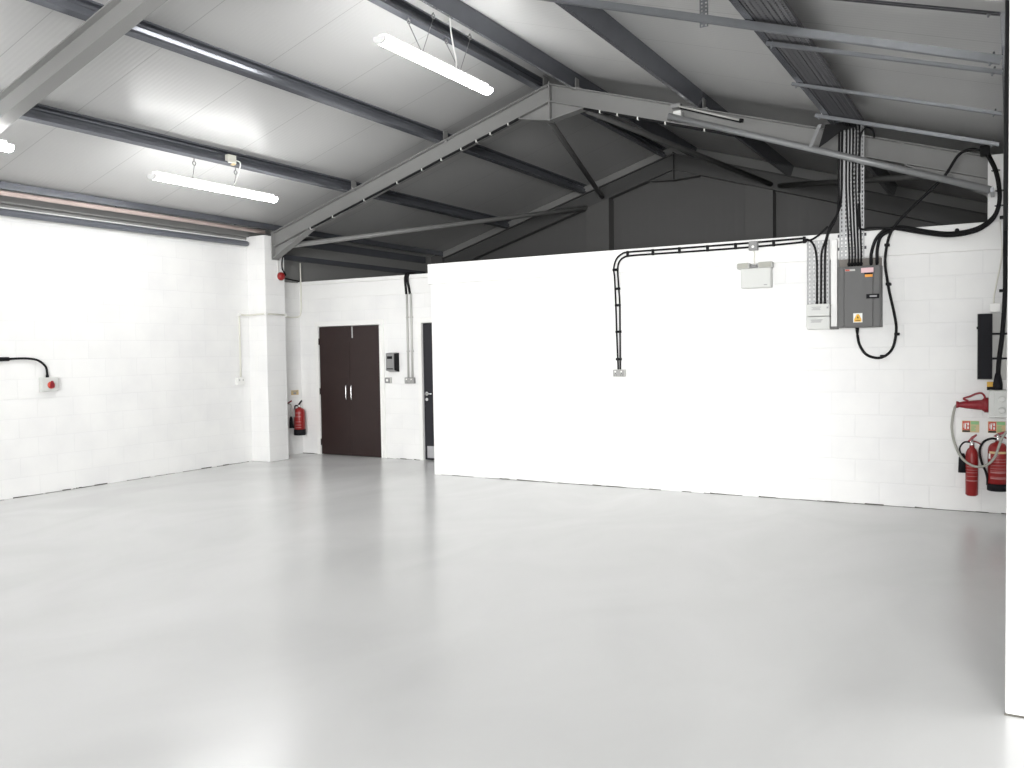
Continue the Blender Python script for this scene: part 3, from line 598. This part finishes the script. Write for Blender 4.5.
MB().tube(crom([(-.335, 9.185, 1.06), (-.375, 9.185, 1.083), (-.32, 9.18, 1.105), (-.27, 9.18, 1.130), (-.225, 9.18, 1.135), (-.20, 9.185, 1.10), (-.215, 9.19, 1.07), (-.25, 9.19, 1.055), (-.31, 9.19, 1.05)], 6), .009, 8).build('handle', 'dred', t)
HO = [(-.436, 1.018), (-.452, .985), (-.468, .88), (-.470, .786), (-.448, .665), (-.398, .546), (-.332, .478), (-.25, .452), (-.169, .483), (-.113, .559), (-.081, .66), (-.055, .74), (-.02, .79)]
tag(MB().tube(crom([(x, (9.20, 9.19, 9.17, 9.165, 9.16, 9.155, 9.15, 9.14, 9.125, 9.112, 9.105, 9.10, 9.10)[i], z) for i, (x, z) in enumerate(HO)], 6), .0115, 10).build('cable', 'hosegrey'), 'pale grey flexible cable hanging in a loop from the red plug past both extinguishers', 'cable')
# fire signs
for x0, lb, sz in ((-.392, 'fire extinguisher sign on the right wall above the slim extinguisher', .0), (-.176, 'fire extinguisher sign on the right wall above the stout extinguisher', .0)):
    t = thing('fire_sign', (x0+.072, 9.31, .757), lb, 'sign')
    MB().box((x0, 9.303, .757), (x0+.145, 9.31, .866)).build('plate', 'gold', t)
    rd = MB().box((x0+.004, 9.300, .778), (x0+.068, 9.303, .862)).build('red_panel', 'signred', t)
    m = MB(); m.box((x0+.022, 9.298, .79), (x0+.034, 9.300, .835)); m.box((x0+.022, 9.298, .838), (x0+.040, 9.300, .845)); m.box((x0+.014, 9.298, .80), (x0+.018, 9.300, .84))
    m.box((x0+.045, 9.298, .79), (x0+.058, 9.300, .812)); m.box((x0+.045, 9.298, .822), (x0+.058, 9.300, .848)); m.build('symbol', 'paper', rd)
    MB().box((x0+.004, 9.300, .760), (x0+.068, 9.303, .775)).build('dark_strip', 'rubber', t)
    MB().box((x0+.074, 9.300, .832), (x0+.141, 9.303, .862)).build('green_strip', 'green', t)
    m = MB()
    for k in range(5): m.box((x0+.077, 9.300, .770+k*.011), (x0+.077+random.uniform(.03, .055), 9.303, .776+k*.011))
    m.build('text_lines', 'green', t)
# CO2 extinguisher
def bottle(name, x, y, z, r, h, lb, slim):
    t = thing(name, (x, y, z), lb, 'fire extinguisher')
    body = MB().lathe([(r*.75, 0), (r, .012), (r, h-.07), (r*.93, h-.045), (r*.72, h-.018), (.022, h), (.020, h+.03)], (x, y, z), 24).build('cylinder', 'red', t)
    return t, body
t, body = bottle('fire_extinguisher', -.306, 9.24, .165, .053, .455, 'slim red fire extinguisher with a black horn on the right of the partition', True)
m = MB(); m.lathe([(.021, 0), (.021, .05), (.014, .055), (.014, .075)], (-.306, 9.24, .62), 12); m.build('valve', 'chrome', t)
m = MB(); m.prism([(-.345, 9.23, .675), (-.325, 9.23, .670), (-.262, 9.23, .735), (-.270, 9.23, .748), (-.31, 9.23, .722)], (0, .022, 0)); m.build('squeeze_lever', 'dred', t)
m = MB(); m.tube(crom([(-.32, 9.24, .672), (-.28, 9.24, .678), (-.235, 9.24, .655)], 5), .007, 8); m.build('carry_handle', 'dred', t)
MB().tube(crom([(-.32, 9.235, .67), (-.37, 9.225, .668), (-.405, 9.22, .62), (-.402, 9.22, .575), (-.388, 9.225, .55)], 6), .0075, 8).build('hose', 'black', t)
m = MB(); m.tube([(-.385, 9.25, .56), (-.385, 9.25, .52), (-.382, 9.25, .38)], [.016, .032, .040], 14); m.build('discharge_horn', 'rubber', t)
MB().box((-.34, 9.28, .50), (-.27, 9.31, .54)).build('wall_bracket', 'rubber', t)
MB().lathe([(.0537, 0), (.0537, .012)], (-.306, 9.24, .305), 24).build('white_band', 'printpink', body)
m = MB()
for z in (.35, .385, .41, .44): m.lathe([(.0534, 0), (.0534, .005)], (-.306, 9.24, z), 24)
m.build('print_lines', 'printpink', body)
# stout extinguisher at the very edge
t, body = bottle('fire_extinguisher', -.092, 9.215, .262, .083, .42, 'stout red fire extinguisher with a pale label at the right edge', False)
MB().lathe([(.080, -.032), (.088, -.028), (.088, .035), (.084, .037)], (-.092, 9.215, .262), 24).build('base_skirt', 'rubber', t)
m = MB(); m.lathe([(.025, 0), (.025, .04), (.016, .05), (.016, .07)], (-.092, 9.215, .685), 12); m.build('valve', 'chrome', t)
m = MB(); m.prism([(-.13, 9.205, .735), (-.11, 9.205, .728), (-.03, 9.205, .77), (-.04, 9.205, .785), (-.09, 9.205, .765)], (0, .022, 0)); m.tube(crom([(-.11, 9.215, .725), (-.06, 9.215, .735), (-.015, 9.215, .715)], 5), .007, 8); m.build('lever', 'dred', t)
MB().tube(crom([(-.10, 9.205, .71), (-.145, 9.18, .715), (-.20, 9.17, .69), (-.235, 9.17, .63), (-.238, 9.17, .56), (-.215, 9.175, .47), (-.19, 9.18, .41), (-.175, 9.19, .34), (-.175, 9.20, .28)], 6), .0105, 8).build('hose', 'black', t)
def wraplabel(x, y, r, z0, z1, a0, a1, nm, mat, parent, n=8):
    m = MB(); A = []
    for i in range(n+1):
        q = math.radians(a0+(a1-a0)*i/n); A.append((x+r*math.cos(q), y+r*math.sin(q)))
    for (p, q) in zip(A, A[1:]):
        v = [m.bm.verts.new(c) for c in ((p[0], p[1], z0), (q[0], q[1], z0), (q[0], q[1], z1), (p[0], p[1], z1))]; m.bm.faces.new(v)
    return m.build(nm, mat, parent)
wraplabel(-.092, 9.215, .0838, .58, .60, 215, 325, 'cream_band', 'gold', body); wraplabel(-.092, 9.215, .0838, .53, .578, 205, 225, 'pale_label', 'paper', body)
for k, z in enumerate((.345, .362, .40, .42, .44, .47, .50, .525)): wraplabel(-.092, 9.215, .0838, z, z+(.012 if k in (0, 2) else .004), 225, 325, 'print_line', 'printpink', body)
MB().box((-.13, 9.285, .55), (-.05, 9.31, .62)).build('wall_bracket', 'rubber', t)

# ------------------------------------------------------------------ left side of the room
# copper pipe and grey tube along the left eaves
t = thing('copper_pipe', (-9.63, 6, 3.40), 'long copper pipe along the left eaves under the lowest purlin', 'pipe')
MB().cyl((-9.585, YF+.02, 3.420), (-9.585, 9.46, 3.402), .028, 12).build('pipe', 'copper', t)
for y in (5.2, 7.0, 8.9): MB().box((-9.60, y, 3.44), (-9.57, y+.02, 3.453)).build('pipe_clip', 'traydk', t)
tag(MB().box((XL, YF, 3.335), (-9.80, 9.37, 3.42)).build('eaves_rail', 'steel', bevel=.004), 'pale grey steel rail between the copper pipe and the left wall top', 'beam')
tag(MB().tube([(-9.79, YF+.02, 3.232), (-9.79, 9.30, 3.232), (-9.79, 9.325, 3.232), (-9.79, 9.335, 3.232)], [.040, .040, .033, .012], 16).build('grey_tube', 'pipegrey'), 'straight dark grey tube along the top of the left wall, ending at the pier', 'tube')
# dark eaves rails in the far bay
tag(MB().box((XL, 9.80, 3.30), (XL+.07, YB-.3, 3.42)).build('eaves_rail', 'galv'), 'upper dark rail on the left cladding behind the pier', 'beam')
tag(MB().box((XL, 9.80, 3.06), (XL+.07, YB-.3, 3.14)).build('cladding_rail', 'galv'), 'lower dark rail across the grey cladding above the double door', 'beam')
# isolator on left wall
t = thing('rotary_isolator', (XL, 6.20, 1.19), 'pale wall switch with a red rotary knob on the left wall', 'switch')
MB().box((XL, 6.10, 1.20), (XL+.075, 6.30, 1.365)).build('case', 'offwhite', t, bevel=.008)
MB().box((XL+.02, 6.30, 1.24), (XL+.06, 6.325, 1.35)).build('side_flange', 'lgrey', t, bevel=.004)
kb = MB().lathe([(.042, .075), (.042, .088), (.03, .092)], (XL, 6.205, 1.275), 18, 'X').build('knob_plate', 'signred', t)
m = MB(); m.prism([(XL+.09, 6.185, 1.245), (XL+.09, 6.225, 1.245), (XL+.09, 6.225, 1.275), (XL+.09, 6.212, 1.325), (XL+.09, 6.198, 1.325), (XL+.09, 6.185, 1.275)], (.026, 0, 0)); m.build('knob', 'dred', kb)
m = MB(); m.lathe([(.018, 0), (.018, .03), (.012, .045)], (XL+.035, 6.19, 1.362), 10); m.build('cable_gland', 'black', t)
tag(MB().tube(crom([(XL+.035, 6.19, 1.40), (XL+.035, 6.175, 1.49), (XL+.032, 6.09, 1.565), (XL+.03, 5.975, 1.59), (XL+.03, 5.85, 1.593), (XL+.03, 5.70, 1.588), (XL+.03, 5.5, 1.588)], 7), .013, 10).build('cable', 'black'), 'black cable arching left from the red rotary switch', 'cable')
tag(MB().cyl((XL+.03, 5.745, 1.588), (XL+.03, 3.0, 1.588), .024, 12).build('conduit', 'rubber'), 'black conduit entering the left edge of the photo on the left wall', 'conduit')
# cream pipe round the pier and the small white socket
PT = [(XL+.025, 9.165, 1.27), (XL+.025, 9.168, 1.6), (XL+.025, 9.17, 2.16), (XL+.028, 9.19, 2.185), (XL+.03, 9.27, 2.178), (-9.80, 9.348, 2.18), (-9.65, 9.348, 2.188), (-9.53, 9.348, 2.19), (-9.478, 9.36, 2.19), (-9.476, 9.45, 2.188), (-9.476, 9.76, 2.182)]
t = thing('conduit', (-9.6, 9.35, 1.27), 'thin white pipe rising from the small white socket and crossing the pier', 'pipe')
MB().tube(PT, .012, 10).build('pipe', 'cream', t)
for p in ((XL+.02, 9.17, 2.185), (-9.483, 9.352, 2.19), (-9.476, 9.755, 2.182)): MB().box([c-.022 for c in p], [c+.022 for c in p]).build('elbow', 'pvc', t, bevel=.008)
tag(MB().tube(crom([(XL+.03, 9.79, 2.18), (XL+.02, 10.1, 2.175), (XL+.02, 10.38, 2.18), (XL+.06, 10.415, 2.25), (XL+.075, 10.415, 2.5), (XL+.075, 10.415, 3.03)], 5), .011, 8).build('pipe', 'cream'), 'thin cream pipe in the corner behind the pier, rising past the wall top', 'pipe')
t = thing('wall_socket', (XL, 9.15, 1.15), 'small white socket on the left wall beside the pier', 'socket')
MB().box((XL, 9.08, 1.155), (XL+.045, 9.225, 1.26)).build('back_box', 'pvc', t, bevel=.006)
fp = MB().box((XL+.045, 9.084, 1.159), (XL+.052, 9.221, 1.256)).build('face_plate', 'pvc', t, bevel=.003)
for y in (9.115, 9.185): MB().box((XL+.052, y-.01, 1.21), (XL+.056, y+.01, 1.238)).build('rocker', 'lgrey', fp)
# red sounder on the pier
t = thing('fire_alarm_sounder', (-9.50, 9.63, 2.70), 'round red alarm sounder on the side of the pier below the beam end', 'alarm')
MB().lathe([(.05, 0), (.052, .02), (.05, .03)], (-9.50, 9.64, 2.755), 18, 'X').build('base', 'pvc', t)
MB().lathe([(.055, .03), (.062, .04), (.062, .07), (.045, .095), (.02, .105)], (-9.50, 9.64, 2.755), 18, 'X').build('dome', 'red', t)
tag(MB().cyl((-9.488, 9.625, 2.81), (-9.488, 9.625, 3.0), .011, 8).build('conduit', 'pvc'), 'short white conduit between the red sounder and the beam end', 'conduit')
tag(MB().tube(crom([(-9.40, 9.70, 3.10), (-9.47, 9.705, 3.03), (-9.485, 9.705, 2.90), (-9.485, 9.74, 2.83), (-9.485, 9.775, 2.79), (-9.53, 9.80, 2.775), (-9.70, 9.95, 2.775), (XL+.02, 10.17, 2.772), (XL+.02, 10.40, 2.752), (XL+.03, 10.425, 2.748)], 6), .011, 8).build('cable', 'black'), 'black cable from the beam end past the red sounder to the corner behind the pier', 'cable')
# extinguishers by the double door
t, body = bottle('fire_extinguisher', -9.772, 10.300, .315, .087, .43, 'red fire extinguisher with white label hanging left of the double door', False)
MB().lathe([(.084, -.006), (.091, -.004), (.091, .085), (.087, .088)], (-9.772, 10.300, .315), 24).build('base_skirt', 'rubber', t)
m = MB(); m.lathe([(.025, 0), (.025, .03), (.016, .05)], (-9.772, 10.300, .745), 12); m.build('valve', 'chrome', t)
m = MB(); m.prism([(-9.797, 10.290, .79), (-9.777, 10.290, .785), (-9.712, 10.290, .85), (-9.722, 10.290, .865)], (0, .02, 0)); m.build('lever', 'rubber', t)
MB().tube(crom([(-9.777, 10.290, .77), (-9.838, 10.280, .775), (-9.84, 10.270, .70), (-9.84, 10.260, .60), (-9.84, 10.250, .50), (-9.837, 10.240, .42)], 6), .011, 8).build('hose', 'black', t)
wraplabel(-9.772, 10.300, .0878, .60, .72, 225, 262, 'pale_label', 'lgrey', body)
for z in (.43, .47, .52, .60, .66): wraplabel(-9.772, 10.300, .0878, z, z+.010, 268, 330, 'print_line', 'printpink', body)
MB().box((-9.86, 10.275, .62), (-9.832, 10.335, .70)).build('wall_bracket', 'rubber', t)
t, body = bottle('fire_extinguisher', -9.800, 9.975, .36, .052, .40, 'extinguisher mostly hidden behind the pier, only its black horn showing', True)
m = MB(); m.lathe([(.02, 0), (.02, .05), (.012, .07)], (-9.800, 9.975, .76), 12); m.build('valve', 'chrome', t)
m = MB(); m.prism([(-9.815, 10.055, .82), (-9.795, 10.055, .815), (-9.745, 10.100, .855), (-9.755, 10.100, .87)], (0, .02, 0)); m.build('lever', 'dred', t)
m = MB(); m.tube([(-9.755, 10.095, .62), (-9.755, 10.095, .58), (-9.755, 10.095, .44)], [.014, .024, .032], 12); m.build('discharge_horn', 'rubber', t)
MB().tube(crom([(-9.795, 10.070, .82), (-9.775, 10.120, .80), (-9.760, 10.10, .72), (-9.755, 10.095, .62)], 5), .007, 8).build('hose', 'hosegrey', t)
t = thing('fire_sign', (XL, 10.30, .945), 'small tan sign above the extinguisher left of the double door', 'sign')
MB().box((XL, 10.22, .945), (XL+.006, 10.38, 1.02)).build('plate', 'gold', t)
MB().box((XL+.006, 10.265, .955), (XL+.008, 10.325, .985)).build('symbol', 'ink', t)
for k in range(3): MB().box((XL+.006, 10.24, .99+k*.009), (XL+.008, 10.36, .994+k*.009)).build('text_line', 'ink', t)
# dispenser between the doors
t = thing('dispenser', (-7.975, 10.46, 1.30), 'grey and black wall dispenser between the two doors', 'dispenser')
MB().prism([(-8.085, 10.36, 1.325), (-8.085, 10.36, 1.585), (-8.085, 10.46, 1.595), (-8.085, 10.46, 1.30)], (.150, 0, 0)).build('case', 'mgrey', t, bevel=.01)
MB().prism([(-7.934, 10.37, 1.33), (-7.934, 10.37, 1.58), (-7.934, 10.46, 1.59), (-7.934, 10.46, 1.305)], (.030, 0, 0)).build('side', 'black', t, bevel=.006)
MB().box((-8.05, 10.353, 1.50), (-7.96, 10.362, 1.54)).build('window', 'rubber', t)
MB().box((-8.06, 10.352, 1.345), (-7.95, 10.362, 1.36)).build('outlet', 'rubber', t)
t = thing('light_switch', (-8.10, 10.46, 1.135), 'single grey metal switch below the dispenser beside the double door', 'switch')
MB().box((-8.152, 10.42, 1.136), (-8.047, 10.46, 1.222)).build('back_box', 'lgrey', t, bevel=.005)
fp = MB().box((-8.146, 10.412, 1.142), (-8.053, 10.42, 1.216)).build('face_plate', 'mgrey', t, bevel=.003)
MB().box((-8.118, 10.406, 1.162), (-8.084, 10.413, 1.198)).build('rocker', 'paper', fp)
socket('double_socket', -7.785, -7.612, 1.134, 1.222, 10.46, 'grey metal double socket below the white conduits between the two doors', 'mgrey')
for x, lb in ((-7.73, 'left one of two thin pale conduits above the socket between the doors'), (-7.655, 'right one of two thin pale conduits above the socket between the doors')):
    t = thing('conduit', (x, 10.44, 1.22), lb, 'conduit')
    m = MB(); m.cyl((x, 10.442, 1.22), (x, 10.442, 2.46), .016, 10); m.build('pipe', 'lgrey', t)
    for z in (1.6, 2.1): MB().box((x-.022, 10.435, z), (x+.022, 10.46, z+.02)).build('saddle', 'lgrey', t)
for dx, k in ((-.022, 0), (.022, 1)):
    tag(MB().tube(crom([(-7.70+dx*1.5, 10.435, 2.45), (-7.705+dx*1.3, 10.425, 2.55), (-7.712+dx, 10.415, 2.63), (-7.71+dx, 10.415, 2.70), (-7.70+dx, 10.45, 2.752), (-7.68+dx, 10.56, 2.758)], 6), .018, 8).build('cable', 'black'),
        ('left' if k == 0 else 'right')+' black cable bending over the rear wall top above the pale conduits', 'cable')

# ------------------------------------------------------------------ cable clipped under the middle beam
def zb(x): return zr(x)-.215
for xs, lb in (((-8.75, -5.28), 'black cable clipped under the left half of the middle beam'), ((-4.40, -2.5), 'black cable clipped under the right half of the middle beam')):
    tag(MB().tube([(xs[0]+(xs[1]-xs[0])*i/12, 9.515, zb(xs[0]+(xs[1]-xs[0])*i/12)-.012-.004*(i % 2)) for i in range(13)], .017, 8).build('cable', 'black'), lb, 'cable')
for x in (-8.72, -8.30, -7.73, -7.16, -6.75, -6.44, -6.13, -5.90, -5.69, -5.43, -4.19, -3.97, -3.72, -3.39, -2.94):
    tag(MB().box((x-.008, 9.497, zb(x)-.034), (x+.008, 9.54, zb(x)-.001)).build('cable_clip', 'clip', bevel=.003), 'small white clip under the middle beam', 'cable clip', 'white clips under the middle beam')

# ------------------------------------------------------------------ strip lights
def luminaire(x, yc, z, lb, tb='tube', L_=1.82):
    t = thing('strip_light', (x, yc, z), lb, 'strip light', 'hanging strip lights')
    h = L_/2
    prof = [(.062*math.sin(a), .042-.042*math.cos(a)) for a in [math.radians(-118+236*i/16) for i in range(17)]]
    MB().sweep(prof, (x, yc-h+.03, z), (x, yc+h-.03, z), (1, 0, 0), (0, 0, 1)).build('diffuser', tb, t)
    MB().box((x-.045, yc-h+.05, z+.0715), (x+.045, yc+h-.05, z+.095)).build('body', 'lampbody', t, bevel=.006)
    for s in (-1, 1):
        m = MB(); y0 = yc+s*(h-.03)
        m.sweep([(u*1.02, v*1.02-.001) for u, v in prof], (x, y0, z), (x, yc+s*h, z), (1, 0, 0), (0, 0, 1)); m.build('end_cap', tb if s == 1 else 'lampbody', t)
    return t
lA = luminaire(-8.08, 7.25, 3.51, 'lit strip light hung by two single wires near the left wall')
def ring(m, p, r=.022, w_=.006): m.tube([(p[0], p[1]+r*math.cos(q), p[2]+r*math.sin(q)) for q in [2*math.pi*i/12 for i in range(12)]], w_, 6, True)
for y in (6.90, 7.51):
    m = MB(); m.cyl((-8.05, y, 3.835), (-8.05, y, 3.80), .006, 6); ring(m, (-8.05, y, 3.775)); m.tube([(-8.05, y, 3.755), (-8.075, y, 3.64), (-8.08, y, 3.60)], .0035, 5); ring(m, (-8.08, y, 3.612), .010, .004); m.build('suspension_wire', 'wire', lA)
lB = luminaire(-4.77, 7.02, 4.28, 'lit strip light hung by V wires below the ridge', 'tubeb')
for y in (6.76, 7.40):
    m = MB()
    for hx, hy, hz in ((-4.985, .09, zr(-4.985)-.0), (-4.70, .09, zr(-4.70)-.0)):
        ring(m, (hx, y+hy, hz-.035)); m.cyl((hx, y+hy, hz), (hx, y+hy, hz-.015), .005, 6); m.tube([(hx, y+hy, hz-.055), (-4.77, y, 4.378)], .0035, 5)
    m.cyl((-4.77, y, 4.355), (-4.77, y, 4.39), .010, 8); m.build('suspension_wire', 'wire', lB)
lC = luminaire(-8.08, 3.90, 3.51, 'lit strip light cut by the left edge, only its far end showing')
for y in (3.55, 4.2):
    m = MB(); m.tube([(-8.05, y, 3.83), (-8.08, y, 3.625)], .0035, 5); m.build('suspension_wire', 'wire', lC)
lAdded = luminaire(-4.77, 3.64, 4.28, 'unseen strip light added below the ridge on the camera side to light the roof', 'tubeb')  # unseen lamp added in line with the ridge light, to brighten the roof
for y in (3.38, 4.02):
    m = MB(); m.tube([(-4.985, y+.09, zr(-4.985)-.02), (-4.77, y, 4.378), (-4.70, y+.09, zr(-4.70)-.02)], .0035, 5); m.build('suspension_wire', 'wire', lAdded)
tag(MB().tube(crom([(-4.83, 7.32, 4.92), (-4.82, 7.33, 4.75), (-4.80, 7.34, 4.60), (-4.78, 7.35, 4.48), (-4.775, 7.34, 4.365)], 5), .008, 6).build('flex', 'pvc'), 'white flex dropping from the ridge to the strip light with V wires', 'cable')
t = thing('junction_box', (-8.0, 7.38, 3.84), 'small cream box on the purlin above the strip light near the left wall', 'junction box')
MB().box((-8.04, 7.34, 3.855), (-7.975, 7.46, 3.955)).build('case', 'cream', t, bevel=.008)
MB().box((-8.03, 7.40, 3.842), (-7.98, 7.45, 3.857)).build('gland', 'gold', t)
tag(MB().tube(crom([(-7.985, 7.46, 3.90), (-7.98, 7.52, 3.88), (-8.02, 7.54, 3.80), (-8.06, 7.53, 3.70), (-8.08, 7.50, 3.62)], 5), .007, 6).build('flex', 'pvc'), 'white flex from the cream box to the strip light near the left wall', 'cable')
